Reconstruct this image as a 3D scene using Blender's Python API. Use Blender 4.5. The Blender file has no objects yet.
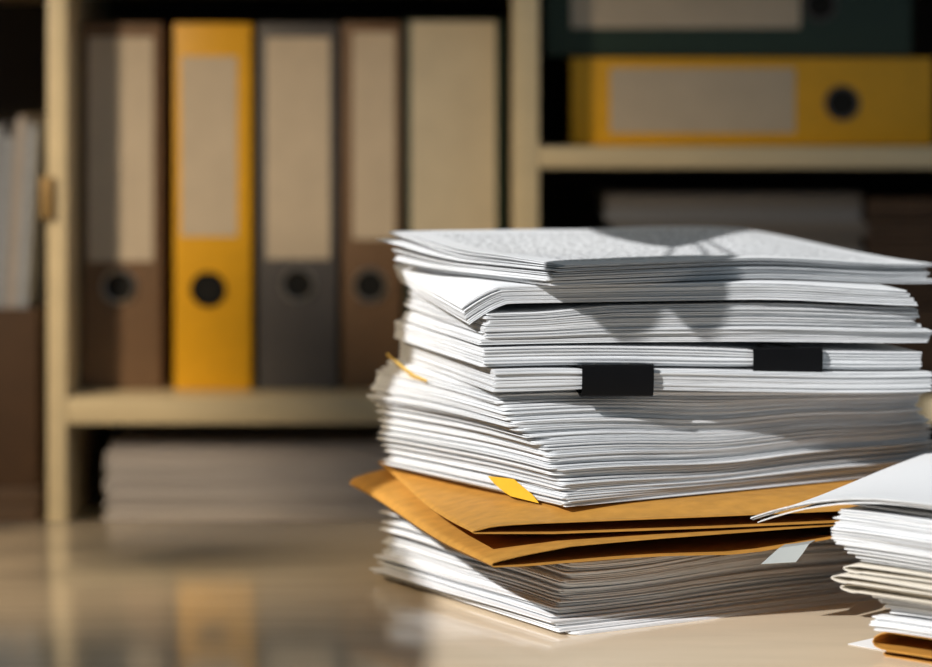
import bpy, bmesh, math, random
from mathutils import Vector, Matrix

random.seed(11)
SC = bpy.context.scene
COL = SC.collection
R = math.radians
TZ = 0.75            # table top height
CH = TZ + 0.32       # camera height
FP = 2655.0          # focal length in pixels of the 932 px wide frame
HY = 100.0           # horizon row


def X_(px, Y):
    return (px - 466.0) / FP * Y


def Z_(py, Y):
    return CH - (py - HY) * Y / FP


# ------------------------------------------------------------------ helpers
def link(o, parent=None):
    COL.objects.link(o)
    if parent is not None:
        o.parent = parent
    return o


def tag(o, label=None, cat=None, group=None, kind=None):
    if label:
        o['label'] = label
    if cat:
        o['category'] = cat
    if group:
        o['group'] = group
    if kind:
        o['kind'] = kind
    return o


def empty(name, loc=(0, 0, 0), rot=(0, 0, 0)):
    o = bpy.data.objects.new(name, None)
    o.empty_display_size = 0.02
    o.location = loc
    o.rotation_euler = rot
    return link(o)


def mesh_obj(name, verts, faces, mat, parent=None, loc=None, rotz=0.0, sharp=0.55):
    me = bpy.data.meshes.new(name)
    me.from_pydata(verts, [], faces)
    me.materials.append(mat)
    me.polygons.foreach_set('use_smooth', [True] * len(me.polygons))
    me.set_sharp_from_angle(angle=sharp)
    me.update()
    o = bpy.data.objects.new(name, me)
    if loc is not None:
        o.location = loc
    o.rotation_euler = (0, 0, rotz)
    return link(o, parent)


def bm_obj(name, bm, mat, parent=None, loc=None, bevel=0.0, seg=2, sharp=0.6):
    if bevel > 0:
        bmesh.ops.bevel(bm, geom=[e for e in bm.edges if e.is_manifold and e.calc_face_angle(0) > 0.6],
                        offset=bevel, segments=seg, affect='EDGES', profile=0.6)
    bmesh.ops.recalc_face_normals(bm, faces=bm.faces)
    me = bpy.data.meshes.new(name)
    bm.to_mesh(me)
    bm.free()
    me.materials.append(mat)
    me.polygons.foreach_set('use_smooth', [True] * len(me.polygons))
    me.set_sharp_from_angle(angle=sharp)
    o = bpy.data.objects.new(name, me)
    if loc is not None:
        o.location = loc
    return link(o, parent)


def add_box(bm, x0, x1, y0, y1, z0, z1):
    M = Matrix.Translation(((x0 + x1) / 2, (y0 + y1) / 2, (z0 + z1) / 2)) @ Matrix.Diagonal((abs(x1 - x0), abs(y1 - y0), abs(z1 - z0), 1))
    bmesh.ops.create_cube(bm, size=1.0, matrix=M)


def box_obj(name, b, mat, parent=None, bevel=0.0):
    bm = bmesh.new()
    add_box(bm, *b)
    return bm_obj(name, bm, mat, parent, bevel=bevel)


def add_ring(bm, c, axis_y, r_out, tube, seg=40, rs=10):
    """torus with its axis along Y, centre c"""
    vs = []
    for i in range(seg):
        a = 2 * math.pi * i / seg
        row = []
        for j in range(rs):
            b = 2 * math.pi * j / rs
            rr = r_out + tube * math.cos(b)
            row.append(bm.verts.new((c[0] + rr * math.cos(a), c[1] + tube * math.sin(b), c[2] + rr * math.sin(a))))
        vs.append(row)
    for i in range(seg):
        for j in range(rs):
            bm.faces.new((vs[i][j], vs[(i + 1) % seg][j], vs[(i + 1) % seg][(j + 1) % rs], vs[i][(j + 1) % rs]))


def add_cyl(bm, p0, p1, r0, r1=None, seg=24, caps=True):
    p0, p1 = Vector(p0), Vector(p1)
    r1 = r0 if r1 is None else r1
    d = (p1 - p0).normalized()
    a = d.orthogonal().normalized()
    b = d.cross(a)
    rows = []
    for p, r in ((p0, r0), (p1, r1)):
        rows.append([bm.verts.new(p + r * (math.cos(2 * math.pi * k / seg) * a + math.sin(2 * math.pi * k / seg) * b)) for k in range(seg)])
    for k in range(seg):
        bm.faces.new((rows[0][k], rows[0][(k + 1) % seg], rows[1][(k + 1) % seg], rows[1][k]))
    if caps:
        bm.faces.new(rows[0])
        bm.faces.new(rows[1])


def tube_path(bm, pts, r, seg=8):
    pts = [Vector(p) for p in pts]
    rows = []
    up = Vector((0.13, 0.31, 0.94)).normalized()
    for i, p in enumerate(pts):
        d = (pts[min(i + 1, len(pts) - 1)] - pts[max(i - 1, 0)]).normalized()
        a = d.cross(up)
        a = a.normalized() if a.length > 1e-4 else d.orthogonal().normalized()
        b = d.cross(a).normalized()
        rr = r[i] if isinstance(r, (list, tuple)) else r
        rows.append([bm.verts.new(p + rr * (math.cos(2 * math.pi * k / seg) * a + math.sin(2 * math.pi * k / seg) * b)) for k in range(seg)])
    for i in range(len(rows) - 1):
        for k in range(seg):
            bm.faces.new((rows[i][k], rows[i][(k + 1) % seg], rows[i + 1][(k + 1) % seg], rows[i + 1][k]))
    bm.faces.new(rows[0])
    bm.faces.new(rows[-1])


def interp(tab, x):
    if x <= tab[0][0]:
        return tab[0][1]
    for (a, b), (c, d) in zip(tab, tab[1:]):
        if x <= c:
            t = (x - a) / (c - a)
            return b + (d - b) * t
    return tab[-1][1]


def sstep(a, b, x):
    t = max(0.0, min(1.0, (x - a) / (b - a)))
    return t * t * (3 - 2 * t)


ONES = ['', 'first', 'second', 'third', 'fourth', 'fifth', 'sixth', 'seventh', 'eighth', 'ninth', 'tenth', 'eleventh', 'twelfth',
        'thirteenth', 'fourteenth', 'fifteenth', 'sixteenth', 'seventeenth', 'eighteenth', 'nineteenth']
TENS = {20: ('twenty', 'twentieth'), 30: ('thirty', 'thirtieth'), 40: ('forty', 'fortieth')}


def ordinal(n):
    if n < 20:
        return ONES[n]
    t, o = n // 10 * 10, n % 10
    return TENS[t][1] if o == 0 else TENS[t][0] + '-' + ONES[o]


# ------------------------------------------------------------------ materials
def new_mat(name):
    m = bpy.data.materials.new(name)
    m.use_nodes = True
    nt = m.node_tree
    return m, nt, nt.nodes['Principled BSDF']


def N(nt, typ, **kw):
    n = nt.nodes.new(typ)
    for k, v in kw.items():
        setattr(n, k, v)
    return n


def mat_simple(name, col, rough=0.5, metal=0.0, var=0.08, scale=60.0, bump=0.0, spec=0.5, stretch=(1, 1, 1)):
    """colour with a soft procedural mottling and an optional fine bump"""
    m, nt, p = new_mat(name)
    p.inputs['Roughness'].default_value = rough
    p.inputs['Metallic'].default_value = metal
    p.inputs['Specular IOR Level'].default_value = spec
    tc = N(nt, 'ShaderNodeTexCoord')
    mp = N(nt, 'ShaderNodeMapping')
    mp.inputs['Scale'].default_value = stretch
    no = N(nt, 'ShaderNodeTexNoise')
    no.inputs['Scale'].default_value = scale
    no.inputs['Detail'].default_value = 5
    rp = N(nt, 'ShaderNodeValToRGB')
    lo = [c * (1 - var) for c in col]
    hi = [min(1, c * (1 + var)) for c in col]
    rp.color_ramp.elements[0].position = 0.3
    rp.color_ramp.elements[1].position = 0.7
    rp.color_ramp.elements[0].color = (*lo, 1)
    rp.color_ramp.elements[1].color = (*hi, 1)
    nt.links.new(tc.outputs['Object'], mp.inputs['Vector'])
    nt.links.new(mp.outputs['Vector'], no.inputs['Vector'])
    nt.links.new(no.outputs['Fac'], rp.inputs['Fac'])
    nt.links.new(rp.outputs['Color'], p.inputs['Base Color'])
    if bump > 0:
        b = N(nt, 'ShaderNodeBump')
        b.inputs['Strength'].default_value = bump
        b.inputs['Distance'].default_value = 0.001
        nt.links.new(no.outputs['Fac'], b.inputs['Height'])
        nt.links.new(b.outputs['Normal'], p.inputs['Normal'])
    return m


def mat_paper(name, col=(0.79, 0.80, 0.81), printed=False, contrast=0.30):
    """white paper: faint fibre on the faces, thin darker strata along the cut edges of the sheets"""
    m, nt, p = new_mat(name)
    p.inputs['Roughness'].default_value = 0.75
    p.inputs['Specular IOR Level'].default_value = 0.25
    tc = N(nt, 'ShaderNodeTexCoord')
    oi = N(nt, 'ShaderNodeObjectInfo')
    mp = N(nt, 'ShaderNodeMapping')
    mp.inputs['Scale'].default_value = (14, 14, 2600)
    no = N(nt, 'ShaderNodeTexNoise')
    no.inputs['Scale'].default_value = 1.0
    no.inputs['Detail'].default_value = 2.0
    off = N(nt, 'ShaderNodeVectorMath', operation='ADD')
    nt.links.new(tc.outputs['Object'], mp.inputs['Vector'])
    nt.links.new(mp.outputs['Vector'], off.inputs[0])
    rm = N(nt, 'ShaderNodeMath', operation='MULTIPLY')
    rm.inputs[1].default_value = 97.0
    nt.links.new(oi.outputs['Random'], rm.inputs[0])
    nt.links.new(rm.outputs[0], off.inputs[1])
    nt.links.new(off.outputs['Vector'], no.inputs['Vector'])
    st = N(nt, 'ShaderNodeMapRange')
    st.inputs['From Min'].default_value = 0.36
    st.inputs['From Max'].default_value = 0.58
    st.inputs['To Min'].default_value = 1.0 - contrast
    st.inputs['To Max'].default_value = 1.0
    nt.links.new(no.outputs['Fac'], st.inputs['Value'])
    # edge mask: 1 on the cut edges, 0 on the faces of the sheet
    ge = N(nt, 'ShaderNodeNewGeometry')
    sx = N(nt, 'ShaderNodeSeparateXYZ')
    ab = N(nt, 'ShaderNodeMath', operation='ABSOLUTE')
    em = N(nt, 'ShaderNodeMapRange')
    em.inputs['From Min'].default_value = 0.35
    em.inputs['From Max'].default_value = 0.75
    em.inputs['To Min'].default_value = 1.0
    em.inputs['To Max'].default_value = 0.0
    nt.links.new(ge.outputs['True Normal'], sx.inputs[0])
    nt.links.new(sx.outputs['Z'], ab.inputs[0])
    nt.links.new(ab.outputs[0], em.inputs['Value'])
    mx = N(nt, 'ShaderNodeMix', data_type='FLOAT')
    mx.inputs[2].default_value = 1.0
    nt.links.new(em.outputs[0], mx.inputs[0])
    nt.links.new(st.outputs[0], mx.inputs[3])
    # a slightly different white for every document
    ov = N(nt, 'ShaderNodeMapRange')
    ov.inputs['To Min'].default_value = 0.90
    ov.inputs['To Max'].default_value = 1.04
    nt.links.new(oi.outputs['Random'], ov.inputs['Value'])
    mu = N(nt, 'ShaderNodeMath', operation='MULTIPLY')
    nt.links.new(mx.outputs[0], mu.inputs[0])
    nt.links.new(ov.outputs[0], mu.inputs[1])
    fac = mu.outputs[0]
    if printed:
        # rows of faint grey print on the upper face
        mp2 = N(nt, 'ShaderNodeMapping')
        mp2.inputs['Scale'].default_value = (260, 1, 1)
        sxy = N(nt, 'ShaderNodeSeparateXYZ')
        nt.links.new(tc.outputs['Object'], sxy.inputs[0])
        sn = N(nt, 'ShaderNodeMath', operation='SINE')
        ml = N(nt, 'ShaderNodeMath', operation='MULTIPLY')
        ml.inputs[1].default_value = 2 * math.pi / 0.0055
        nt.links.new(sxy.outputs['Y'], ml.inputs[0])
        nt.links.new(ml.outputs[0], sn.inputs[0])
        gt = N(nt, 'ShaderNodeMath', operation='GREATER_THAN')
        gt.inputs[1].default_value = -0.1
        nt.links.new(sn.outputs[0], gt.inputs[0])
        n2 = N(nt, 'ShaderNodeTexNoise')
        mp2.inputs['Scale'].default_value = (220, 180, 1)
        n2.inputs['Scale'].default_value = 1.0
        nt.links.new(tc.outputs['Object'], mp2.inputs['Vector'])
        nt.links.new(mp2.outputs['Vector'], n2.inputs['Vector'])
        g2 = N(nt, 'ShaderNodeMath', operation='GREATER_THAN')
        g2.inputs[1].default_value = 0.5
        nt.links.new(n2.outputs['Fac'], g2.inputs[0])
        pr = N(nt, 'ShaderNodeMath', operation='MULTIPLY')
        nt.links.new(gt.outputs[0], pr.inputs[0])
        nt.links.new(g2.outputs[0], pr.inputs[1])
        # margins
        mg = None
        for ax, lo, hi in (('X', 0.022, 0.275), ('Y', 0.02, 0.19)):
            for op, v in (('GREATER_THAN', lo), ('LESS_THAN', hi)):
                c = N(nt, 'ShaderNodeMath', operation=op)
                c.inputs[1].default_value = v
                nt.links.new(sxy.outputs[ax], c.inputs[0])
                k = N(nt, 'ShaderNodeMath', operation='MULTIPLY')
                nt.links.new((mg or pr).outputs[0], k.inputs[0])
                nt.links.new(c.outputs[0], k.inputs[1])
                mg = k
        sc = N(nt, 'ShaderNodeMapRange')
        sc.inputs['To Min'].default_value = 1.0
        sc.inputs['To Max'].default_value = 0.42
        nt.links.new(mg.outputs[0], sc.inputs['Value'])
        m3 = N(nt, 'ShaderNodeMath', operation='MULTIPLY')
        nt.links.new(fac, m3.inputs[0])
        nt.links.new(sc.outputs[0], m3.inputs[1])
        fac = m3.outputs[0]
    vm = N(nt, 'ShaderNodeVectorMath', operation='SCALE')
    vm.inputs[0].default_value = col
    nt.links.new(fac, vm.inputs['Scale'])
    nt.links.new(vm.outputs['Vector'], p.inputs['Base Color'])
    return m


M_paper = mat_paper('white_paper')
M_paper_top = mat_paper('printed_white_paper', printed=True)
M_paper_dim = mat_paper('shelf_paper', (0.62, 0.58, 0.57), contrast=0.22)
M_paper_blue = mat_paper('bluish_paper', (0.42, 0.46, 0.54), contrast=0.3)
M_paper_shade_warm = mat_paper('shaded_paper_warm', (0.25, 0.23, 0.22), contrast=0.3)  # white paper, the shade of the right bay darkened into its colour
M_paper_shade_cool = mat_paper('shaded_paper_cool', (0.27, 0.28, 0.31), contrast=0.3)  # cooler tone of the same pile, shade put into the colour
M_cream = mat_paper('cream_paper', (0.72, 0.64, 0.50), contrast=0.2)
M_kraft = mat_simple('kraft_paper', (0.47, 0.23, 0.042), rough=0.62, var=0.13, scale=90, bump=0.10, spec=0.35, stretch=(1, 1.6, 1))
M_table = mat_simple('table_laminate', (0.76, 0.62, 0.445), rough=0.12, var=0.05, scale=9, spec=0.95, stretch=(1, 5, 1))
M_leg = mat_simple('table_metal', (0.25, 0.25, 0.26), rough=0.4, metal=0.8)
M_shelf = mat_simple('shelf_laminate', (0.70, 0.58, 0.37), rough=0.35, var=0.05, scale=12, stretch=(1, 1, 4))
M_shelf_back = mat_simple('shelf_back_board', (0.035, 0.027, 0.022), rough=0.8)
M_binder_brown = mat_simple('brown_board', (0.17, 0.098, 0.052), rough=0.55, var=0.10, scale=120)
M_binder_yellow = mat_simple('yellow_board', (0.78, 0.40, 0.006), rough=0.45, var=0.05, scale=80)
M_binder_grey = mat_simple('grey_board', (0.085, 0.080, 0.083), rough=0.55, var=0.1, scale=120)
M_binder_green = mat_simple('dark_green_board', (0.012, 0.035, 0.022), rough=0.5, var=0.1, scale=100)
M_label = mat_simple('label_paper', (0.56, 0.47, 0.36), rough=0.6, var=0.05, scale=40)
M_label_cream = mat_simple('cream_label_paper', (0.60, 0.53, 0.40), rough=0.6, var=0.06, scale=30)
M_black = mat_simple('black_enamel', (0.0035, 0.0035, 0.004), rough=0.5, var=0.05, spec=0.12)
M_hole = mat_simple('black_hole', (0.004, 0.004, 0.004), rough=0.9)
M_steel = mat_simple('steel', (0.42, 0.38, 0.33), rough=0.28, metal=1.0)
M_card = mat_simple('brown_cardboard', (0.060, 0.030, 0.014), rough=0.75, var=0.1, scale=50, bump=0.05)
M_folder = mat_simple('brown_folder', (0.075, 0.045, 0.028), rough=0.7, var=0.2, scale=40)
M_yellow_note = mat_simple('yellow_note_paper', (0.72, 0.40, 0.02), rough=0.7, var=0.04, scale=200)
M_gold = mat_simple('ochre_card', (0.66, 0.42, 0.08), rough=0.7, var=0.08, scale=200)
M_leaflet = mat_paper('ivory_leaflet', (0.74, 0.69, 0.60), contrast=0.25)
M_slip = mat_simple('pale_slip_paper', (0.33, 0.35, 0.34), rough=0.7, var=0.03)
M_wall = mat_simple('wall_paint', (0.34, 0.31, 0.27), rough=0.9, var=0.04, scale=8)
M_floor = mat_simple('floor_boards', (0.20, 0.13, 0.08), rough=0.45, var=0.25, scale=6, stretch=(1, 8, 1))
M_bracket = mat_simple('brass_bracket', (0.30, 0.19, 0.07), rough=0.5, metal=0.3)
M_leaf = mat_simple('leaf_green', (0.05, 0.14, 0.03), rough=0.45, var=0.25, scale=20)
M_pot = mat_simple('terracotta', (0.45, 0.18, 0.09), rough=0.8, var=0.1, scale=30)
M_frame = mat_simple('window_paint', (0.75, 0.74, 0.70), rough=0.45, var=0.03)

# ------------------------------------------------------------------ paper sheaves
US = [0, .0015, .0035, .006, .009, .013, .018, .024, .032, .042, .054, .067] + [.067 + .015 * i for i in range(1, 15)] + [.2865, .2930, .297]
VS = [0, .0015, .0035, .006, .009, .013, .018, .026, .036] + [.036 + .014 * i for i in range(1, 12)] + [.2, .207, .21]


def wob(seed):
    r = random.Random(seed)
    ks = [(r.uniform(8, 26), r.uniform(0, 6.3), r.uniform(.4, 1)) for _ in range(3)] + [(r.uniform(60, 140), r.uniform(0, 6.3), r.uniform(.15, .4))]
    return lambda x: sum(a * math.sin(k * x + p) for k, p, a in ks) / 2.0


def zero(x, y, h):
    return 0.0


def sheaf(name, F, th, h0, h1, n, mat, warp=zero, L=.297, W=.21, jit=.0004, rot=.0015, gap=.16, ju=None, rnd=0.0, wav=.00025,
          extra=None, edge=.0003, skew=None, lift=None, coarse=False, parent=None, base=TZ):
    """One document: n sheets (each with its own thickness, offset and waviness) in one mesh.
    F = near corner on the table plane, th = heading of the long side, h0..h1 = height over the table."""
    c, s = math.cos(th), math.sin(th)
    us = [u * L / .297 for u in US]
    vs = [v * W / .21 for v in VS]
    if coarse:
        us, vs = us[::4], vs[::4]
    verts, faces = [], []
    pitch = (h1 - h0) / n
    nu, nv = len(us), len(vs)
    zc = (h0 + h1) / 2
    for k in range(n):
        zb = h0 + k * pitch
        zt = zb + pitch * (1 - gap * random.uniform(.4, 1.5))
        du, dv = random.gauss(0, ju or jit), random.gauss(0, jit)
        if skew:
            du += skew[0] * (k / max(1, n - 1) - .5)
            dv += skew[1] * (k / max(1, n - 1) - .5)
        ra = random.gauss(0, rot)
        rk = rnd * random.uniform(.35, 1.5)
        wz = wob(random.random())
        wu, wv = wob(random.random()), wob(random.random())
        b0 = len(verts)
        for side in (0, 1):
            for v in vs:
                for u in us:
                    uu, vv = u, v
                    if rk > 0 and u < rk and v < rk:
                        a, b = rk - u, rk - v
                        l = math.hypot(a, b)
                        m_ = max(a, b)
                        if l > 1e-9:
                            uu, vv = rk - a * m_ / l, rk - b * m_ / l
                    fu = max(0.0, 1 - u / .03)
                    fv = max(0.0, 1 - v / .03)
                    uu += du + edge * wu(v) * fu - ra * v
                    vv += dv + edge * wv(u) * fv + ra * u
                    x, y = F[0] + uu * c - vv * s, F[1] + uu * s + vv * c
                    h = zb if side == 0 else zt
                    lo_, hi_ = h0 + warp(x, y, h0) + .00002, h1 + warp(x, y, h1) - .00002
                    z = max(lo_, min(hi_, h + warp(x, y, h) + wav * wz(u * .8 + v * 1.3)))
                    if extra:
                        z += extra(u, v, (k + .5) / n)
                    if lift and k == n - 1:
                        z += lift(u, v)
                    verts.append((uu, vv, z - h0))
        A = nu * nv
        for j in range(nv - 1):
            for i in range(nu - 1):
                q = b0 + j * nu + i
                faces.append((q, q + nu, q + nu + 1, q + 1))
                q += A
                faces.append((q, q + 1, q + nu + 1, q + nu))
        rim = [j * 1 for j in range(nu)] + [j * nu + nu - 1 for j in range(1, nv)] + \
              [(nv - 1) * nu + i for i in range(nu - 2, -1, -1)] + [j * nu for j in range(nv - 2, 0, -1)]
        for a, b in zip(rim, rim[1:] + rim[:1]):
            faces.append((b0 + a, b0 + b, b0 + A + b, b0 + A + a))
    return mesh_obj(name, verts, faces, mat, parent, (F[0], F[1], base + h0), th)


CX, CY = .130, 1.767


def front_Y(th):
    return CY - (.1485 * math.sin(th) + .105 * math.cos(th))


def hy(py, Y):
    return Z_(py, Y) - TZ


DROOP = [(0, 0), (.078, 0), (.14, -.0085), (.1575, -.0095), (.1697, -.0085), (.1712, -.004), (.1915, -.001), (.2, 0)]


def sag(x, h):
    return interp(DROOP, h) * sstep(.03, .30, x)


def pile_warp(x, y, h):
    """the upper part of the tall stack bows: drooping at its far end, humped along its back"""
    k = sstep(.15, .222, h)
    d = -.009 * k * sstep(.17, .31, x)
    d += sag(x, h) + .010 * k * sstep(1.72, 1.90, y) * (1 - sstep(.10, .30, x) * .6)
    return d


def low_warp(x, y, h):
    """gentle waves of the lower papers"""
    t = min(1.0, h / .03)
    return t * (.0016 * math.sin(x * 26 + y * 9) + .0006 * math.sin(x * 52 - y * 20 + 1.3)) * (1 if h < .05 else 0)


def mid_warp(x, y, h):
    t = sstep(.076, .09, h) * (1 - sstep(.125, .143, h))
    return sag(x, h) + t * (.0014 * math.sin(x * 24 + 1.0) + .0008 * math.sin(y * 38 + x * 30) + .0003 * math.sin(x * 60 + h * 60))


# ---- bottom block of the tall stack (0 .. .0425)
nb = 20
hb = .0425 / nb
for i in range(nb):
    h0 = i * hb
    px = interp([(0, 561), (.004, 556), (.012, 558), (.03, 566), (.0425, 570)], h0)
    th = R(31.5 + random.gauss(0, .7))
    if i == 0:
        px, th = 571, R(30.5)
    Y = front_Y(th) - .016 * max(0, 1 - h0 / .014) + random.gauss(0, .0012)
    F = (X_(px, Y) + random.gauss(0, .0012), Y)
    o = sheaf('paper_sheaf', F, th, h0, h0 + hb * .92, random.choice([2, 3, 3]), M_paper, low_warp, W=.216 + random.gauss(0, .002), ju=.0016, rnd=random.choice([.001, .003, .006]),
              jit=.0007, wav=.0002)
    where = 'lying directly on the table' if i == 0 else ('just under the kraft envelopes' if i == nb - 1 else ordinal(i + 1) + ' up from the table')
    tag(o, 'white paper sheaf in the tall stack, ' + where, 'paper', 'sheaves under the kraft envelopes')

# ---- middle block (.0748 .. .1425)
nm = 34
m0, m1 = .0748, .1425
hm = (m1 - m0) / nm
for i in range(nm):
    h0 = m0 + i * hm
    px = interp([(.0748, 566), (.09, 561), (.098, 553), (.107, 540), (.118, 520), (.127, 507), (.135, 499), (.1425, 492)], h0)
    th = R(interp([(.0748, 32.5), (.1, 31), (.12, 26.5), (.1425, 19.5)], h0) + random.gauss(0, .45))
    Y = front_Y(th) + random.gauss(0, .0010)
    F = (X_(px, Y) + random.gauss(0, .0010), Y)
    o = sheaf('stapled_document', F, th, h0, h0 + hm * .92, random.choice([2, 3, 3]), M_paper, mid_warp, ju=.0011,
              rnd=(.002 if i < 4 else random.uniform(.004, .011)), jit=.00065, wav=.00018)
    where = 'resting on the kraft envelopes' if i == 0 else ('just under the lower clipped bundle' if i == nm - 1 else ordinal(i + 1) + ' up from the kraft envelopes')
    tag(o, 'stapled white document in the tall stack, ' + where, 'document', 'stapled documents above the kraft envelopes')

# ---- the two clipped bundles
Yb = 1.607
def clip_pinch(uc, zc):
    def f(u, v, k):
        w = math.exp(-((u - uc) / .03) ** 2) * max(0, 1 - v / .04)
        return -(k - .5) * .0025 * w
    return f
th1 = R(16.3)
F1b = (X_(494, Yb), Yb)
b1 = sheaf('clipped_bundle', F1b, th1, .1432, .1566, 14, M_paper, pile_warp, rnd=.001, L=.291, W=.222, jit=.0004, rot=.0008, gap=.10, extra=clip_pinch(.077, 0))
tag(b1, 'thick white paper bundle held by the lower black binder clip', 'document', 'clipped bundles in the tall stack')
th2 = R(16.5)
Yb2 = Yb + .003
F2b = (X_(483, Yb2), Yb2)
b2 = sheaf('clipped_bundle', F2b, th2, .1580, .1695, 12, M_paper, pile_warp, rnd=.001, L=.292, W=.206, jit=.0005, rot=.0010, gap=.10, extra=clip_pinch(.19, 0))
tag(b2, 'thick white paper bundle held by the upper black binder clip', 'document', 'clipped bundles in the tall stack')


def binder_clip(label, F, th, u0, u1, h0, h1, tuck, tuck2):
    """spring-steel spine with two jaws that close on the bundle, and two wire handles folded over it"""
    root = empty('binder_clip', (F[0] + (u0 + u1) / 2 * math.cos(th), F[1] + (u0 + u1) / 2 * math.sin(th), TZ + h0), (0, R(1.2), th))
    w = (u1 - u0) / 2
    H = h1 - h0
    jt, t = .016, .0005
    prof = [(jt, tuck), (.006, tuck * .75), (.0006, .0012), (-.0030, .0004), (-.0042, .0014), (-.0046, .004), (-.0048, H / 2),
            (-.0046, H - .004), (-.0042, H - .0014), (-.0030, H - .0004), (.0006, H - .0012), (.006, H - tuck2 * .75), (jt, H - tuck2)]
    inner = []
    for i, (y, z) in enumerate(prof):
        a, b = prof[max(0, i - 1)], prof[min(len(prof) - 1, i + 1)]
        d = Vector((b[0] - a[0], b[1] - a[1])).normalized()
        inner.append((y + d.y * t, z - d.x * t))
    bm = bmesh.new()
    rows = []
    for x in (-w, w):
        rows.append(([bm.verts.new((x, y, z)) for y, z in prof], [bm.verts.new((x, y, z)) for y, z in inner]))
    n = len(prof)
    for i in range(n - 1):
        bm.faces.new((rows[0][0][i], rows[0][0][i + 1], rows[1][0][i + 1], rows[1][0][i]))
        bm.faces.new((rows[0][1][i], rows[1][1][i], rows[1][1][i + 1], rows[0][1][i + 1]))
        for k in (0, 1):
            bm.faces.new((rows[k][0][i], rows[k][1][i], rows[k][1][i + 1], rows[k][0][i + 1]))
    for i in (0, n - 1):
        bm.faces.new((rows[0][0][i], rows[0][1][i], rows[1][1][i], rows[1][0][i]))
    bm_obj('spring_body', bm, M_black, root)
    for z in (tuck * .55, H - tuck2 * .55):
        bm = bmesh.new()
        pts = [(-w * .45, .002, z), (-w * .5, .012, z), (-w * .3, .028, z), (0, .033, z), (w * .3, .028, z), (w * .5, .012, z), (w * .45, .002, z)]
        tube_path(bm, pts, .0007)
        bm_obj('wire_handle', bm, M_steel, root)
    tag(root, label, 'binder clip', 'black binder clips')
    return root


binder_clip('black binder clip gripping the lower bundle, nearer the front corner', F1b, th1, .0545, .1010, .1378, .1585, .0048, .0026)
binder_clip('black binder clip gripping the upper bundle, set above and behind the other clip', F2b, th2, .1745, .2215, .1465, .1655, .0035, .0030)

# ---- loose documents on the bundles (.1712 .. .1925)
gl = [(.1712, .1742, 478, 17.0, .297, 'bowed'), (.1742, .1766, 482, 17.0, .297, ''), (.1766, .1793, 484, 16.5, .295, ''),
      (.1793, .1816, 484, 17.5, .290, ''), (.1816, .1838, 485, 17.0, .283, ''), (.1838, .1866, 487, 17.2, .285, ''),
      (.1866, .1887, 486, 17.0, .286, ''), (.1887, .1902, 489, 17.5, .284, '')]


def rise(h0, h1):
    return lambda u, v, k: .0038 * (h0 + k * (h1 - h0) - .1712) / .0203 * sstep(.028, .085, u)


for i, (h0, h1, px, tdeg, L, _) in enumerate(gl):
    th = R(tdeg - 1.5)
    Y = 1.611 + random.gauss(0, .0008)
    o = sheaf('paper_sheaf', (X_(px, Y), Y), th, h0, h0 + (h1 - h0) * .93, 3, M_paper, pile_warp, L=L, W=.192, jit=.0006, ju=.0011, rnd=.0015, wav=.00015, extra=rise(h0, h1))
    where = 'resting on the upper clipped bundle' if i == 0 else ('just under the curled sheets' if i == 7 else ordinal(i + 1) + ' up from the upper clipped bundle')
    tag(o, 'white paper sheaf in the tall stack, ' + where, 'paper', 'sheaves between the clipped bundles and the curled sheets')

# ---- sheets with a curled corner (.1965 .. .2095)
def curl(amp, ulen, vlen):
    def f(u, v, k):
        a = max(0.0, 1 - u / ulen)
        b = max(0.0, 1 - v / vlen)
        return -amp * a ** 1.4 * (.25 + .75 * b)
    return f
cl = [(.1960, .1988, 468, 13.4, .292, .0125, .025), (.1988, .2015, 465.5, 13.4, .292, .0123, .025), (.2015, .2045, 463.5, 13.4, .290, .0121, .025),
      (.2045, .2068, 462, 13.4, .289, .0119, .025)]
wh = ['lowest of the curled ones', 'second lowest of the curled ones', 'third of the curled ones', 'uppermost of the curled ones']
for i, (h0, h1, px, tdeg, L, amp, ul) in enumerate(cl):
    th = R(tdeg)
    Y = 1.613
    o = sheaf('curled_document', (X_(px, Y), Y), th, h0, h0 + (h1 - h0) * .94, 4, M_paper, pile_warp, L=L, W=.20, jit=.0003, rot=.0006, rnd=.001, extra=curl(amp, ul, .17), wav=.00012)
    tag(o, 'white document with near corner bent down, ' + wh[i], 'document', 'documents with bent down corners')

# ---- documents on top (.2075 .. .222)
def raise_end(amp, ridge):
    def f(u, v, k):
        a = sstep(.10, .21, v) * max(0.0, 1 - u / .16)
        return amp * a + ridge * max(0, 1 - u / .05) * math.sin(min(1, v / .21) * math.pi) * k
    return f
tl = [(.2078, .2106, 552, 28.5, .0, .0), (.2106, .2136, 549, 30.0, .001, .0), (.2136, .2158, 553, 30.5, .003, 0), (.2164, .2182, 556, 31.5, .006, .0005),
      (.2188, .2208, 560, 31.0, .009, .003)]
wt = ['lowest of those turned askew on top', 'second of those turned askew on top', 'middle one of those turned askew on top', 'just beneath the printed top document']
for i, (h0, h1, px, tdeg, am, rd) in enumerate(tl):
    th = R(tdeg)
    Y = front_Y(th)
    top = i == len(tl) - 1
    o = sheaf('printed_document' if top else 'stapled_document', (X_(px, Y), Y), th, h0, h0 + (h1 - h0) * .92, 4, M_paper_top if top else M_paper,
              pile_warp, jit=.0009, rnd=.002, extra=raise_end(am, rd), wav=.0002, L=.293, W=(.188, .193, .199, .214, .21)[i])
    tag(o, 'white document with rows of grey print, topmost on the tall stack' if top else 'white document on the tall stack, ' + wt[i],
        'document', None if top else 'documents turned askew near the top')


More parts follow.
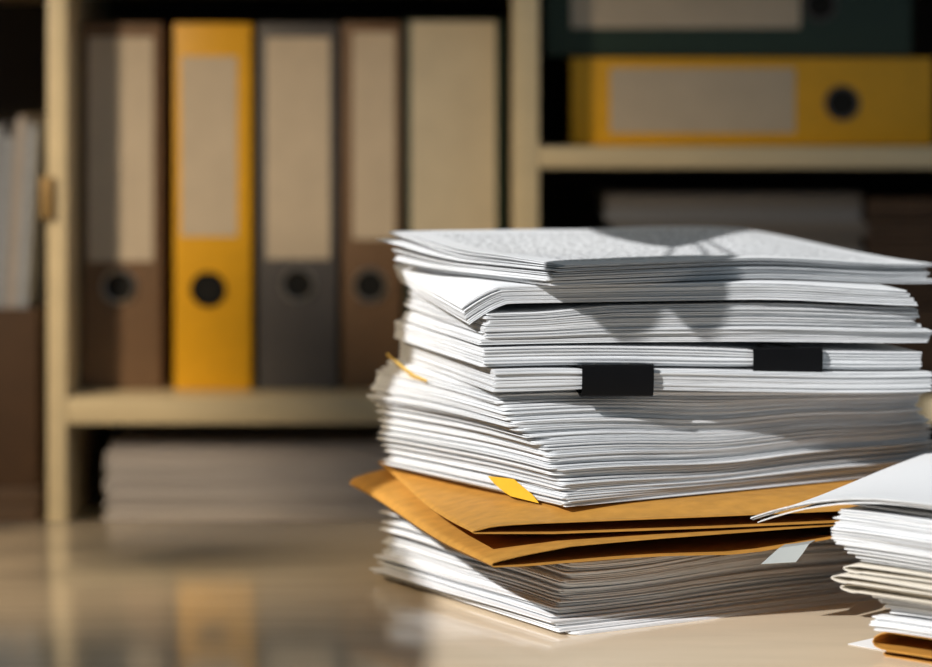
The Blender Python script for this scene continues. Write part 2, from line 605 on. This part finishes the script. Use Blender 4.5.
# ---- kraft envelopes
def sleeve(name, F, th, L, W, zb, zt, mat, label, cat, group=None, flap=None, t=.0007, nv=26):
    """flat sleeve: one continuous sheet, folded at both short sides, mouth open towards -v, closed at the back"""
    us = [0, .001, .003, .006, .010, .016, .025, .037, .05, .065, .085, .11, .135, .155, .175, .195, .215, .235, .26, .29, .315, L - .004, L]
    loop = [(u, 1) for u in us] + [(u, 0) for u in reversed(us[1:-1])]
    vs = [W * (j / nv) ** 1.4 for j in range(nv + 1)]
    verts, faces = [], []
    n = len(loop)

    def pos(u, s, v, o):
        a, b = zb(u, v), zt(u, v)
        if u in (0, L):
            z = (a + b) / 2
            return (u + (o if u == L else -o), v, z)
        return (u, v, (b + o) if s else (a - o))
    for v in vs:
        for o in (0, t):
            for u, s in loop:
                verts.append(pos(u, s, v, o))
    for j in range(len(vs) - 1):
        for i in range(n):
            k = (i + 1) % n
            a = j * 2 * n
            b = a + 2 * n
            faces.append((a + i, a + k, b + k, b + i))
            faces.append((a + n + i, b + n + i, b + n + k, a + n + k))
    for i in range(n):
        k = (i + 1) % n
        faces.append((i, n + i, n + k, k))
        e = (len(vs) - 1) * 2 * n
        faces.append((e + i, e + k, e + n + k, e + n + i))
    root = mesh_obj(name, verts, faces, mat, None, (F[0], F[1], TZ), th, sharp=.7)
    tag(root, label, cat, group)
    return root


W2 = .268
def LIFT(u):
    return interp([(0, .0112), (.012, .0135), (.03, .0170), (.065, .0105), (.13, 0)], u)
def e2b(u, v):
    z0 = interp([(0, .0474), (.02, .0468), (.1, .0478), (.165, .0452), (.25, .0540), (.34, .0545)], u)
    zi = interp([(0, .0475), (.003, .0462), (.04, .0452), (.1, .0448), (.34, .0452)], u)
    z = z0 + (zi - z0) * sstep(.0, .05, v)
    z += LIFT(u) * sstep(.06, W2, v)
    return z
def e2t(u, v):
    z0 = interp([(0, .0490), (.006, .0502), (.02, .0525), (.05, .0560), (.1, .0572), (.2, .0582), (.34, .0590)], u)
    zi = interp([(0, .0495), (.003, .0508), (.010, .0515), (.04, .0520), (.1, .0530), (.34, .0540)], u)
    z = z0 + (zi - z0) * sstep(.0, .10, v)
    z += LIFT(u) * sstep(.06, W2, v)
    return max(z, e2b(u, v) + .0006)
sleeve('kraft_envelope', (X_(492, 1.552), 1.552), R(20.5), .34, W2, e2b, e2t, M_kraft,
       'orange-brown kraft envelope with gaping mouth, lower of the two within the tall stack', 'envelope', 'kraft envelopes within the tall stack')
W1 = .246
def e1b(u, v):
    z0 = interp([(0, .0640), (.05, .0618), (.15, .0610), (.33, .0612)], u)
    zi = interp([(0, .0625), (.05, .0600), (.33, .0600)], u)
    return z0 + (zi - z0) * sstep(0, .06, v) + .010 * sstep(.08, W1, v) * max(0, 1 - u / .09)
def e1t(u, v):
    z0 = interp([(0, .0645), (.004, .0652), (.012, .0670), (.03, .0676), (.15, .0672), (.33, .0675)], u)
    zi = interp([(0, .0640), (.006, .0655), (.02, .0690), (.05, .0728), (.33, .0732)], u)
    return z0 + (zi - z0) * sstep(.0, .030, v) + .009 * sstep(.08, W1, v) * max(0, 1 - u / .05)
sleeve('kraft_envelope', (X_(473, 1.571), 1.571), R(15.0), .335, W1, e1b, e1t, M_kraft,
       'orange-brown kraft envelope directly under the white documents, upper of two in the tall stack', 'envelope', 'kraft envelopes within the tall stack')


# ---- slips and notes that stick out of the tall stack
def strip(name, pts_a, pts_b, t, mat, label, cat, group=None):
    """thin curved paper strip between two rails of world points"""
    bm = bmesh.new()
    n = len(pts_a)
    A = [Vector(p) for p in pts_a]
    B = [Vector(p) for p in pts_b]
    org = A[0].copy()
    rows = []
    for i in range(n):
        d = (A[min(i + 1, n - 1)] - A[max(i - 1, 0)])
        nr = d.cross(B[i] - A[i]).normalized() * t
        rows.append([bm.verts.new(A[i] - org), bm.verts.new(B[i] - org), bm.verts.new(B[i] + nr - org), bm.verts.new(A[i] + nr - org)])
    for i in range(n - 1):
        for k in range(4):
            bm.faces.new((rows[i][k], rows[i][(k + 1) % 4], rows[i + 1][(k + 1) % 4], rows[i + 1][k]))
    bm.faces.new(rows[0])
    bm.faces.new(rows[-1])
    o = bm_obj(name, bm, mat, None, org)
    return tag(o, label, cat, group)


def P(px, py, Y):
    return (X_(px, Y), Y, Z_(py, Y))


strip('sticky_note', [P(488, 476, 1.662), P(494, 483, 1.656), P(503, 491, 1.647), P(511, 496, 1.640)],
      [P(514, 479, 1.637), P(522, 486, 1.629), P(532, 494, 1.621), P(539, 503, 1.613)], .0003, M_yellow_note,
      'bright yellow paper note poking out just above the upper kraft envelope', 'note')
strip('index_card', [P(386, 354, 1.797), P(398, 364, 1.768), P(412, 375, 1.74), P(426, 381, 1.712)],
      [P(388, 357, 1.815), P(400, 368, 1.785), P(413, 379, 1.755), P(426, 385, 1.727)], .0012, M_gold,
      'thin ochre card edge sticking out beside the stapled documents', 'card')
strip('paper_slip', [P(761, 564, 1.602), P(770, 556, 1.607), P(779, 548, 1.612), P(792, 540, 1.64), P(806, 534, 1.69)],
      [P(796, 562, 1.602), P(803, 553, 1.607), P(809, 544, 1.612), P(820, 537, 1.64), P(832, 531, 1.69)], .0003, M_slip,
      'small pale slip hanging out under the lower kraft envelope', 'paper')

# ------------------------------------------------------------------ the second pile, at the picture's edge
TH3 = R(-41)
def Fr(px, Y=1.527):
    return (X_(px, Y), Y)
def rb(u, v):
    return .0010
# kraft envelopes at its base
sleeve('kraft_envelope', Fr(884), TH3, .30, .20, lambda u, v: .0008, lambda u, v: .0034 - .001 * max(0, 1 - u / .02), M_kraft,
       'flat kraft envelope lying on the table at the foot of the small pile', 'envelope', 'kraft envelopes under the small pile')
sleeve('kraft_envelope', Fr(873), TH3, .31, .20, lambda u, v: .0050 + .002 * max(0, 1 - u / .01) ** 2, lambda u, v: .0150 - .005 * max(0, 1 - u / .012) ** 2, M_kraft,
       'padded kraft envelope with rounded fold, just under the white sheets of the small pile', 'envelope', 'kraft envelopes under the small pile')


def right_warp(x, y, h):
    return sstep(.015, .03, h) * (.0012 * math.sin(x * 50 + y * 23) - .0)


def droop(amp, ulen):
    def f(u, v, k):
        return -amp * max(0.0, 1 - u / ulen) ** 2
    return f


rp = [(.0160, .0185, 871, 0), (.0185, .0215, 869, 0), (.0215, .0240, 874, 0), (.0262, .0290, 889, 0), (.0290, .0318, 885, 0), (.0318, .0345, 876, 0),
      (.0345, .0372, 868, 0)]
nlow = len(rp)
for i, (h0, h1, px, _) in enumerate(rp):
    o = sheaf('paper_sheaf', Fr(px + random.uniform(-2, 2)), TH3 + random.gauss(0, .008), h0, h0 + (h1 - h0) * .94, 3, M_paper, right_warp, L=.297, W=.20,
              rnd=.003, jit=.0009, extra=droop(.0012 if i > 2 else .001, .03), wav=.0003)
    where = 'resting on the padded kraft envelope' if i == 0 else ('just under the ivory leaflets' if i == nlow - 1 else ordinal(i + 1) + ' up from the padded kraft envelope')
    tag(o, 'white paper sheaf in the small pile, ' + where, 'paper', 'sheaves under the ivory leaflets')


def leaflet(F, th, L, W, h, gapz, label, tilt=0.0, t=.0006):
    """a sheet folded over itself; the fold stands open as a loop"""
    pts = []
    n = 14
    for k in range(n + 1):                       # bottom run, from the far end to the loop
        u = L - (L - .012) * k / n
        pts.append((u, .0006 + .3 * gapz * math.exp(-((u - .012) / .035)) * 0))
    for k in range(1, 12):                       # the loop
        a = -math.pi / 2 - math.pi * k / 12
        pts.append((.012 + .012 * math.cos(a) * 1.0, gapz / 2 + gapz / 2 * math.sin(a)))
    for k in range(n + 1):
        u = .012 + (L - .012) * k / n
        pts.append((u, .0020 + (gapz - .0020) * (1 - sstep(.012, .16, u))))
    inner = []
    for i, (u, z) in enumerate(pts):
        a, b = pts[max(0, i - 1)], pts[min(len(pts) - 1, i + 1)]
        d = Vector((b[0] - a[0], b[1] - a[1]))
        d = d.normalized() if d.length > 0 else Vector((1, 0))
        inner.append((u + d.y * t, z - d.x * t))
    verts, faces = [], []
    vs = [0, W * .25, W * .5, W * .75, W]
    m = len(pts)
    for v in vs:
        for row in (pts, inner):
            for u, z in row:
                verts.append((u, v, z + tilt * max(0, .06 - u)))
    for j in range(len(vs) - 1):
        a, b = j * 2 * m, (j + 1) * 2 * m
        for i in range(m - 1):
            faces.append((a + i, b + i, b + i + 1, a + i + 1))
            faces.append((a + m + i, a + m + i + 1, b + m + i + 1, b + m + i))
    for j in (0, len(vs) - 1):
        a = j * 2 * m
        for i in range(m - 1):
            faces.append((a + i, a + i + 1, a + m + i + 1, a + m + i))
    o = mesh_obj('folded_leaflet', verts, faces, M_leaflet, None, (F[0], F[1], TZ + h), th, sharp=.9)
    return tag(o, label, 'leaflet', 'ivory leaflets folded into loops')


leaflet(Fr(840), TH3, .25, .19, .0375, .0048, 'ivory folded leaflet in the small pile, lowest of the three loops')
leaflet(Fr(831), TH3 - .02, .25, .19, .0430, .0048, 'ivory folded leaflet in the small pile, middle loop that sticks out furthest')
leaflet(Fr(843), TH3 + .03, .25, .19, .0485, .0048, 'ivory folded leaflet in the small pile, uppermost of the three loops')

rp2 = [(.0546, .0560, 859), (.0560, .0585, 854), (.0585, .0612, 849), (.0612, .0640, 843), (.0640, .0667, 834), (.0667, .0692, 830), (.0692, .0716, 829),
       (.0716, .0742, 832), (.0742, .0768, 834), (.0768, .0792, 838), (.0792, .0818, 837), (.0818, .0845, 840)]
n2 = len(rp2)
for i, (h0, h1, px) in enumerate(rp2):
    o = sheaf('paper_sheaf', Fr(px + random.uniform(-1.5, 1.5)), TH3 + random.gauss(0, .008), h0, h0 + (h1 - h0) * .94, 3, M_paper, right_warp, L=.297, W=.20,
              rnd=.002, jit=.0008, extra=droop(.0004, .03), wav=.0003)
    where = 'resting on the ivory leaflets' if i == 0 else ('just under the drooping top sheets' if i == n2 - 1 else ordinal(i + 1) + ' up from the ivory leaflets')
    tag(o, 'white paper sheaf in the small pile, ' + where, 'paper', 'sheaves above the ivory leaflets')

# grey inner sheaf and the sheets that jut far out and droop
o = sheaf('paper_sheaf', Fr(850), TH3, .0862, .0868, 2, M_paper, right_warp, W=.20, jit=.0008)
tag(o, 'thin white sheaf in shade right below the drooping top sheets of the small pile', 'paper')


def flap(amp):
    def f(u, v, k):
        w = max(0.0, 1 - u / .105)
        r = max(0.0, 1 - v / .20)
        return -amp * w ** 2 * (.45 + .55 * r) + .009 * sstep(.02, .2, v)
    return f


fl = [(.0921, .0932, 757, 'lower of the two drooping sheets jutting out of the small pile'), (.0936, .0952, 751, 'upper drooping sheets jutting out of the small pile towards the envelopes')]
for h0, h1, px, lab in fl:
    o = sheaf('drooping_document', Fr(px, 1.562), R(-43), h0, h1, 2, M_paper, zero, L=.32, W=.185, rnd=.001, jit=.0008, extra=flap(.0210), wav=.0002)
    tag(o, 'white document, ' + lab, 'document')

# printed sheet on the table at the foot of the small pile
o = sheaf('printed_sheet', (X_(848, 1.56), 1.56), R(-46), .0002, .0006, 1, M_paper_top, L=.20, W=.03, jit=0, rot=0, wav=.0)
tag(o, 'single printed sheet on the table, its corner peeping out under the small pile', 'paper')

# ------------------------------------------------------------------ table
tb = empty('desk', (0, 1.60, 0))
tw = Matrix.Translation((0, -1.60, 0))
bm = bmesh.new()
add_box(bm, -.90, .90, 1.22 - 1.60, 2.02 - 1.60, TZ - .028, TZ)
bm_obj('desk_top', bm, M_table, tb, bevel=.003, seg=3)
for x in (-.84, .84):
    for y in (1.28 - 1.6, 1.96 - 1.6):
        box_obj('leg', (x - .025, x + .025, y - .025, y + .025, 0, TZ - .028), M_leg, tb, bevel=.003)
for y in (1.28 - 1.6, 1.96 - 1.6):
    box_obj('rail', (-.815, .815, y - .012, y + .012, TZ - .088, TZ - .028), M_leg, tb, bevel=.002)
tag(tb, 'glossy light wood desk carrying the paper stacks', 'desk')

# ------------------------------------------------------------------ bookshelf
SY0, SY1 = 2.26, 2.56
PX0, PX1 = X_(47, SY0), X_(66.5, SY0)         # outer upright
QX0, QX1 = X_(513, SY0), X_(539, SY0)       # middle upright
bs = empty('bookshelf', (0, SY0, 0))
def sh(name, x0, x1, z0, z1, y0=SY0, y1=SY1, mat=None, bev=.0015):
    return box_obj(name, (x0, x1, y0 - SY0, y1 - SY0, z0, z1), mat or M_shelf, bs, bevel=bev)
TOPZ = 1.62
sh('upright', PX0, PX1, 0, TOPZ)
sh('upright', QX0, QX1, 0, TOPZ)
LX = PX0 - .40
RX = QX1 + .43
sh('upright', LX - .019, LX, 0, TOPZ)
sh('upright', RX, RX + .02, 0, TOPZ)
BT = Z_(390, 2.325)                              # board the standing binders stand on
sh('shelf_board', PX1, QX0, BT - .022, BT)
sh('shelf_board', PX1, QX0, TZ + .415, TZ + .437)
ZL = TZ - .045
sh('shelf_board', PX1, QX0, ZL - .022, ZL)
sh('shelf_board', PX1, QX0, .06, .082)
RB = Z_(146, 2.32)
sh('shelf_board', QX1, RX, RB - .018, RB)
sh('shelf_board', QX1, RX, TZ + .455, TZ + .475)
sh('shelf_board', QX1, RX, BT - .022, BT)
sh('shelf_board', QX1, RX, ZL - .022, ZL)
sh('shelf_board', QX1, RX, .06, .082)
BB = Z_(525, 2.30)
sh('shelf_board', LX, PX0, BB - .022, BB)
sh('shelf_board', LX, PX0, TZ + .415, TZ + .437)
sh('shelf_board', LX, PX0, .06, .082)
sh('top_board', LX - .019, RX + .02, TOPZ, TOPZ + .02)
sh('back_panel', LX - .019, RX + .02, 0, TOPZ + .02, SY1, SY1 + .006, M_shelf_back, 0)
br = sh('bracket', X_(40, 2.255), X_(54, 2.255), Z_(219, 2.255), Z_(177, 2.255), SY0 - .006, SY0 + .02, M_bracket)
tag(bs, 'beige open bookshelf holding binders and papers behind the desk', 'bookshelf')


# ------------------------------------------------------------------ lever arch binders
def binder(name, label, w, h, d, board, lab_mat, label_box, hole, ring_mat, loc, lying=False, rim=True, cat='binder', group=None, tilt=0.0, extra=0):
    """origin: lower front centre of the spine; spine faces -Y"""
    rot = (0, R(-90) if lying else 0, 0)
    root = empty(name, loc, (0, rot[1] + tilt, 0))
    bm = bmesh.new()
    t = .0025
    add_box(bm, -w / 2, w / 2, 0, t, 0, h)
    spine = bm_obj('spine', bm, board, root, bevel=.001)
    for s in (-1, 1):
        bm = bmesh.new()
        x0 = s * w / 2
        add_box(bm, min(x0, x0 - s * t), max(x0, x0 - s * t), t + .0003, d, 0, h)
        bm_obj('cover', bm, board, root, bevel=.0008)
    bm = bmesh.new()
    add_box(bm, -w / 2 + .006, w / 2 - .006 - w * .12, .03, d - .012, .008, h - .014)
    bm_obj('paper_block', bm, M_paper_dim, root, bevel=.001)
    x0, x1, z0, z1 = label_box
    lb = bmesh.new()
    add_box(lb, x0, x1, -.0006, -.00005, z0, z1)
    bm_obj('spine_label', lb, lab_mat, root)
    if extra:
        lb = bmesh.new()
        add_box(lb, x0, x0 + extra, -.0011, -.00065, z0, z1)
        bm_obj('label_strip', lb, M_binder_brown, root)
    if hole is not None:
        hx, hz, hr = hole
        bm = bmesh.new()
        add_cyl(bm, (hx, -.0010, hz), (hx, -.0002, hz), hr, seg=32)
        hob = bm_obj('finger_hole', bm, M_hole, root)
        if rim:
            bm = bmesh.new()
            add_ring(bm, (hx, -.0012, hz), 1, hr + .0008, .0016)
            bm_obj('ring', bm, ring_mat, hob)
    if group:
        root['group'] = group
    return tag(root, label, cat)


BY = 2.325
mx = BY / FP
def bz(py):
    return Z_(py, BY) - BT
def stand(label, px0, px1, ytop, lab, hole, board, lab_mat, ring, rim=True, extra=0):
    xc = (px0 + px1) / 2
    L = ((lab[0] - xc) * mx, (lab[1] - xc) * mx, bz(lab[3]), bz(lab[2]))
    H = None if hole is None else ((hole[0] - xc) * mx, bz(hole[1]), hole[2] * mx)
    return binder('lever_arch_binder', label, (px1 - px0) * mx, bz(ytop), .23, board, lab_mat, L, H, ring, (X_(xc, BY), BY, BT + .0006), rim=rim,
                  group='binders standing on the shelf', extra=extra)


stand('brown binder standing beside the outer upright, tall pale label over a finger hole', 81, 161, 24, (88, 153, 38, 262), (119, 287, 15), M_binder_brown, M_label, M_steel)
stand('bright yellow binder standing upright with pale label and black finger hole', 174, 251, 24, (181, 237, 57, 237), (208, 290, 15), M_binder_yellow, M_label, M_black)
stand('dark grey binder standing between the yellow and the narrow brown binder', 258, 337, 24, (266, 330, 38, 260), (298, 285, 15), M_binder_grey, M_label, M_steel)
stand('narrow brown binder standing between the grey and the cream-labelled binder', 342, 401, 23, (353, 395, 33, 240), (370, 286, 15), M_binder_brown, M_label, M_steel)
stand('dark green binder standing against the middle upright with a very wide cream label', 405, 503, 20, (411, 496, 22, 236), (452, 288, 15), M_binder_green, M_label_cream, M_steel)

# lying binders (rotated so that the top points towards -X)
GY = 2.31
gm = GY / FP
def lying(label, pxl, length, pyc, wpx, labx, laby, hole, board, tilt=0.0, hr=15):
    z = Z_(pyc, GY)
    h = length
    xb = X_(pxl, GY) + h           # foot of the binder is at the +X end
    # local z runs from the foot (right) to the top (left); local x runs upwards
    lz1 = h - (labx[0] - pxl) * gm
    lz0 = h - (labx[1] - pxl) * gm
    lx0 = (pyc - laby[1]) * gm
    lx1 = (pyc - laby[0]) * gm
    hz = h - (hole[0] - pxl) * gm
    hx = (pyc - hole[1]) * gm
    return binder('lever_arch_binder', label, wpx * gm, h, .23, board, M_label, (lx0, lx1, lz0, lz1), (hx, hz, hr * gm), M_binder_grey, (xb, GY, z), lying=True,
                  group='binders lying flat', tilt=tilt)


lying('yellow binder lying flat on the upper shelf board, label towards the middle upright', 571, .315, 101.5, 87.5, (610, 795), (68, 133), (842, 103), M_binder_yellow)
lying('dark green binder lying flat on top of the yellow binder', 546, .318, 10.6, 90, (571, 800), (-34, 28), (820, 5), M_binder_green, tilt=R(1.0) * 0, hr=14)

# ------------------------------------------------------------------ papers on the shelf
# left bay, lower compartment
h = 0.0
ps = []
n = 9
tot = Z_(437, 2.33) - ZL
for i in range(n):
    hh = tot / n
    ps.append((h, hh))
    h += hh
for i, (h0, hh) in enumerate(ps):
    x0 = X_(114, 2.33) + random.gauss(0, .002)
    top = i >= n - 2
    o = sheaf('paper_sheaf', (x0, 2.280 + (.0 if not top else .012)), R(random.gauss(0, .6)), h0, h0 + hh * .96, 5, M_paper_dim, L=.297, W=.21, jit=.001, coarse=True, base=ZL)
    where = 'lying on the shelf board' if i == 0 else ('topmost' if i == n - 1 else ordinal(i + 1) + ' from below')
    tag(o, 'greyish paper sheaf in the pile under the standing binders, ' + where, 'paper', 'paper pile under the standing binders')

# right bay, pile below the lying binders
tot = Z_(192, 2.33) - BT
n = 14
for i in range(n):
    hh = tot / n
    x0 = X_(606, 2.33) + random.gauss(0, .0015)
    o = sheaf('paper_sheaf', (x0, 2.31 + random.gauss(0, .002)), R(random.gauss(0, .7)), i * hh, i * hh + hh * .96, 5, M_paper_shade_warm if i % 3 else M_paper_shade_cool, L=.222, W=.20,
              jit=.001, coarse=True, base=BT)
    where = 'lying on the shelf board' if i == 0 else ('topmost' if i == n - 1 else ordinal(i + 1) + ' from below')
    tag(o, 'shade-darkened paper sheaf in the pile under the lying binders, ' + where, 'paper', 'paper pile under the lying binders')
# brown folders beside it
tot = Z_(196, 2.33) - BT
n = 9
for i in range(n):
    hh = tot / n
    x0 = X_(862, 2.33) + random.gauss(0, .004)
    o = sheaf('brown_folder', (x0, 2.31 + random.gauss(0, .003)), R(random.gauss(0, 1.2)), i * hh, i * hh + hh * .95, 3, M_folder, L=.105, W=.20, jit=.002, coarse=True, base=BT)
    where = 'lying on the shelf board' if i == 0 else ('topmost' if i == n - 1 else ordinal(i + 1) + ' from below')
    tag(o, 'dark brown folder beside the shade-darkened paper pile, ' + where, 'folder', 'brown folders beside the grey paper pile')

# far bay: cardboard box with upright papers in it
BXY = 2.30
x1 = X_(37, BXY)
x0 = x1 - .27
bz1 = Z_(309, BXY)
BX0 = BB
lowb = empty('flat_box', ((x0 + x1) / 2, BXY, BB + .0006))
hl = Z_(488, BXY) - BB
box_obj('box_body', (-.138, .136, 0, .225, 0, hl * .55), M_folder, lowb, bevel=.001)
box_obj('lid', (-.1395, .1375, -.0015, .2265, hl * .55 + .0003, hl), M_folder, lowb, bevel=.001)
tag(lowb, 'flat dark brown lidded box underneath the cardboard box', 'box')
BB = BB + hl + .0008
bx = empty('cardboard_box', ((x0 + x1) / 2, BXY, BB + .0006))
w2, hb_, dd = (x1 - x0) / 2, bz1 - BB, .22
t = .004
box_obj('front_wall', (-w2, w2, 0, t, 0, hb_), M_card, bx, bevel=.0008)
box_obj('back_wall', (-w2, w2, dd - t, dd, 0, hb_), M_card, bx, bevel=.0008)
box_obj('side_wall', (-w2, -w2 + t, t, dd - t, 0, hb_), M_card, bx, bevel=.0008)
box_obj('side_wall', (w2 - t, w2, t, dd - t, 0, hb_), M_card, bx, bevel=.0008)
box_obj('bottom', (-w2 + t, w2 - t, t, dd - t, 0, t), M_card, bx, bevel=.0008)
tag(bx, 'dark brown open cardboard box on the shelf holding upright papers', 'box')
up = [(36, 128, 'nearest the shelf upright'), (25, 120, 'second from the shelf upright'), (12, 136, 'third from the shelf upright'), (0, 128, 'fourth from the shelf upright')]
for i, (px, py, where) in enumerate(up):
    Yp = BXY + .012 + i * .002
    bm = bmesh.new()
    tt = .0085
    H = Z_(py, Yp) - BB - .0066
    for k in range(5):
        a = -tt / 2 + tt * k / 5
        j = random.gauss(0, .002)
        add_box(bm, a, a + tt / 5 * .85, j * .5 + .002, .185 + j, 0, H + j)
    o = bm_obj('upright_papers', bm, M_paper_blue if i != 1 else M_paper_dim, None, (X_(px, Yp) - .004 - H * math.sin(R(3.2)), Yp, BB + .0072))
    o.rotation_euler = (0, R(3.2), 0)
    tag(o, 'bluish grey papers standing upright in the cardboard box, ' + where, 'paper', 'papers standing in the cardboard box')

# ------------------------------------------------------------------ unseen house plant, added to cast leaf shadows on the tall stack
PHI, ELE = R(47.5), R(33)
SUNV = Vector((-math.cos(PHI) * math.cos(ELE), -math.sin(PHI) * math.cos(ELE), math.sin(ELE)))
PX, PY = -.63, 1.60
pl = empty('shadow_plant', (PX, PY, TZ))  # added out of view; its leaves are shaped for their shadow
bm = bmesh.new()
prof = [(0, 0), (.055, 0), (.060, .004), (.078, .11), (.084, .112), (.084, .135), (.077, .135), (.072, .112), (0, .110)]
seg = 40
rows = []
for r_, z_ in prof:
    rows.append([bm.verts.new((max(r_, 1e-4) * math.cos(2 * math.pi * k / seg), max(r_, 1e-4) * math.sin(2 * math.pi * k / seg), z_)) for k in range(seg)])
for a, b in zip(rows, rows[1:]):
    for k in range(seg):
        bm.faces.new((a[k], a[(k + 1) % seg], b[(k + 1) % seg], b[k]))
bm_obj('pot', bm, M_pot, pl)


def bez(p0, p1, p2, n=14):
    p0, p1, p2 = Vector(p0), Vector(p1), Vector(p2)
    return [p0 * (1 - t) ** 2 + p1 * 2 * t * (1 - t) + p2 * t * t for t in [i / n for i in range(n + 1)]]


org = Vector((PX, PY, TZ))


def leaf(base, tip, width, side):
    """pointed oval blade, folded a little along its midrib and bowed, with a short thickness"""
    base, tip = Vector(base) - org, Vector(tip) - org
    ax = tip - base
    wv = ax.cross(SUNV).normalized() * side
    nr = wv.cross(ax).normalized()
    bm = bmesh.new()
    n, m = 14, 6
    grid = {}
    for lay in (0, 1):
        for i in range(n + 1):
            t = i / n
            half = width / 2 * max(.02, math.sin(math.pi * t ** .8) ** .75)
            for j in range(m + 1):
                q = (j / m - .5) * 2
                p = base + ax * t + wv * (half * q) + nr * (.10 * half * abs(q) + .05 * ax.length * math.sin(math.pi * t) + .0006 * lay)
                grid[lay, i, j] = bm.verts.new(p)
    for lay in (0, 1):
        for i in range(n):
            for j in range(m):
                bm.faces.new((grid[lay, i, j], grid[lay, i + 1, j], grid[lay, i + 1, j + 1], grid[lay, i, j + 1]))
    for i in range(n):
        for j in (0, m):
            bm.faces.new((grid[0, i, j], grid[1, i, j], grid[1, i + 1, j], grid[0, i + 1, j]))
    for i in (0, n):
        for j in range(m):
            bm.faces.new((grid[0, i, j], grid[0, i, j + 1], grid[1, i, j + 1], grid[1, i, j]))
    return bm_obj('leaf', bm, M_leaf, pl, sharp=1.2)


node = Vector((.135, 1.93, .985)) + SUNV * .74
main = bez((PX, PY, TZ + .10), (PX + .03, PY + .02, TZ + .74), node, 20)
bm = bmesh.new()
tube_path(bm, [p - org for p in main], [.007 - .004 * i / 20 for i in range(21)])
bm_obj('stem', bm, M_leaf, pl)
# where the drooping leaves shade the stack: shaded point of the tip, of the base, leaf width, distance towards the window
LEAVES = [((.0915, 1.632, .9245), (.076, 1.634, 1.02), .046, .45), ((.144, 1.646, .9245), (.120, 1.648, 1.02), .038, .47),
          ((.108, 1.640, .938), (.098, 1.640, 1.025), .050, .48),
          ((.135, 1.76, .976), (.150, 1.97, .985), .085, .92)]
for (tx, ty, tz), (bx_, by_, bz_), wd, dist in LEAVES:
    tip = Vector((tx, ty, tz)) + SUNV * dist
    bas = Vector((bx_, by_, bz_)) + SUNV * (dist + (.03 if dist < .9 else -.12))
    leaf(bas, tip, wd, 1)
    bm = bmesh.new()
    tube_path(bm, [p - org for p in bez(node, (node + bas) / 2 + Vector((0, 0, .01)), bas, 8)], .0012, 6)
    bm_obj('petiole', bm, M_leaf, pl)
for k in range(6):
    a = k * 2.4
    b0 = main[5 + k]
    d0 = Vector((math.cos(a) * .5 - .45, math.sin(a) * .6 - .15, .12)).normalized()
    bas = b0 + d0 * .04
    leaf(bas, bas + d0 * .11 - Vector((0, 0, .03)), .055, 1)
    bm = bmesh.new()
    tube_path(bm, [b0 - org, bas - org], .0012, 6)
    bm_obj('petiole', bm, M_leaf, pl)
tag(pl, 'unseen house plant in a terracotta pot, added to shade the tall stack', 'plant')

# ------------------------------------------------------------------ room
def structure(name, b, mat, bev=0):
    o = box_obj(name, b, mat, None, bev)
    return tag(o, kind='structure')


WX = -1.0
WY0, WY1, WZ0, WZ1 = -.70, .735, 1.682, 2.31
structure('floor', (-1.06, 3.0, -2.5, 2.72, -.05, 0), M_floor)
structure('wall_back', (-1.06, 3.0, 2.62, 2.72, 0, 2.8), M_wall)
bm = bmesh.new()
add_box(bm, WX - .06, WX, -2.5, WY0, 0, 2.8)
add_box(bm, WX - .06, WX, WY1, 2.62, 0, 2.8)
add_box(bm, WX - .06, WX, WY0, WY1, 0, WZ0)
add_box(bm, WX - .06, WX, WY0, WY1, WZ1, 2.8)
tag(bm_obj('wall_left', bm, M_wall), kind='structure')
bm = bmesh.new()
for b in ((WX - .05, WX + .01, WY0, WY1, WZ0 - .02, WZ0), (WX - .05, WX + .01, WY0, WY1, WZ1, WZ1 + .02)):
    add_box(bm, *b)
tag(bm_obj('window_1', bm, M_frame), kind='structure')

# ------------------------------------------------------------------ light
d = -SUNV
sun = bpy.data.lights.new('sun', 'SUN')
sun.energy = 5.15
sun.angle = R(.45)
sun.color = (1.0, .99, .98)
so = link(bpy.data.objects.new('sun', sun))
so.rotation_euler = d.to_track_quat('-Z', 'Y').to_euler()
so.location = (-3, -4, 5)

w = bpy.data.worlds.new('world')
SC.world = w
w.use_nodes = True
bg = w.node_tree.nodes['Background']
bg.inputs['Color'].default_value = (.68, .85, 1.0, 1)
bg.inputs['Strength'].default_value = .22

al = bpy.data.lights.new('shelf_fill_spot', 'SPOT')  # added warm fill for the shelf, no lamp hangs there
al.energy = 64.0
al.shadow_soft_size = .05
al.spot_size = R(54)
al.spot_blend = 1.0
al.color = (1.0, .80, .55)
ao = link(bpy.data.objects.new('shelf_fill_spot', al))
ao.location = (-.93, 1.25, 1.55)
ao.rotation_euler = (Vector((-.15, 2.30, .62)) - ao.location).to_track_quat('-Z', 'Y').to_euler()

# ------------------------------------------------------------------ camera
cam = bpy.data.cameras.new('camera')
cam.sensor_width = 36.0
cam.sensor_fit = 'HORIZONTAL'
cam.lens = FP / 932.0 * 36.0
cam.shift_y = -(333.5 - HY) / 932.0
cam.dof.use_dof = True
cam.dof.focus_distance = 1.60
cam.dof.aperture_fstop = 3.6
cam.clip_start = .05
co = link(bpy.data.objects.new('camera', cam))
co.location = (0, 0, CH)
co.rotation_euler = (R(90), 0, 0)
SC.camera = co

SC.view_settings.view_transform = 'Standard'
SC.view_settings.look = 'None'
SC.view_settings.exposure = 0.0
SC.view_settings.gamma = 1.0
SC.view_settings.use_curve_mapping = False
SC.cycles.use_denoising = True
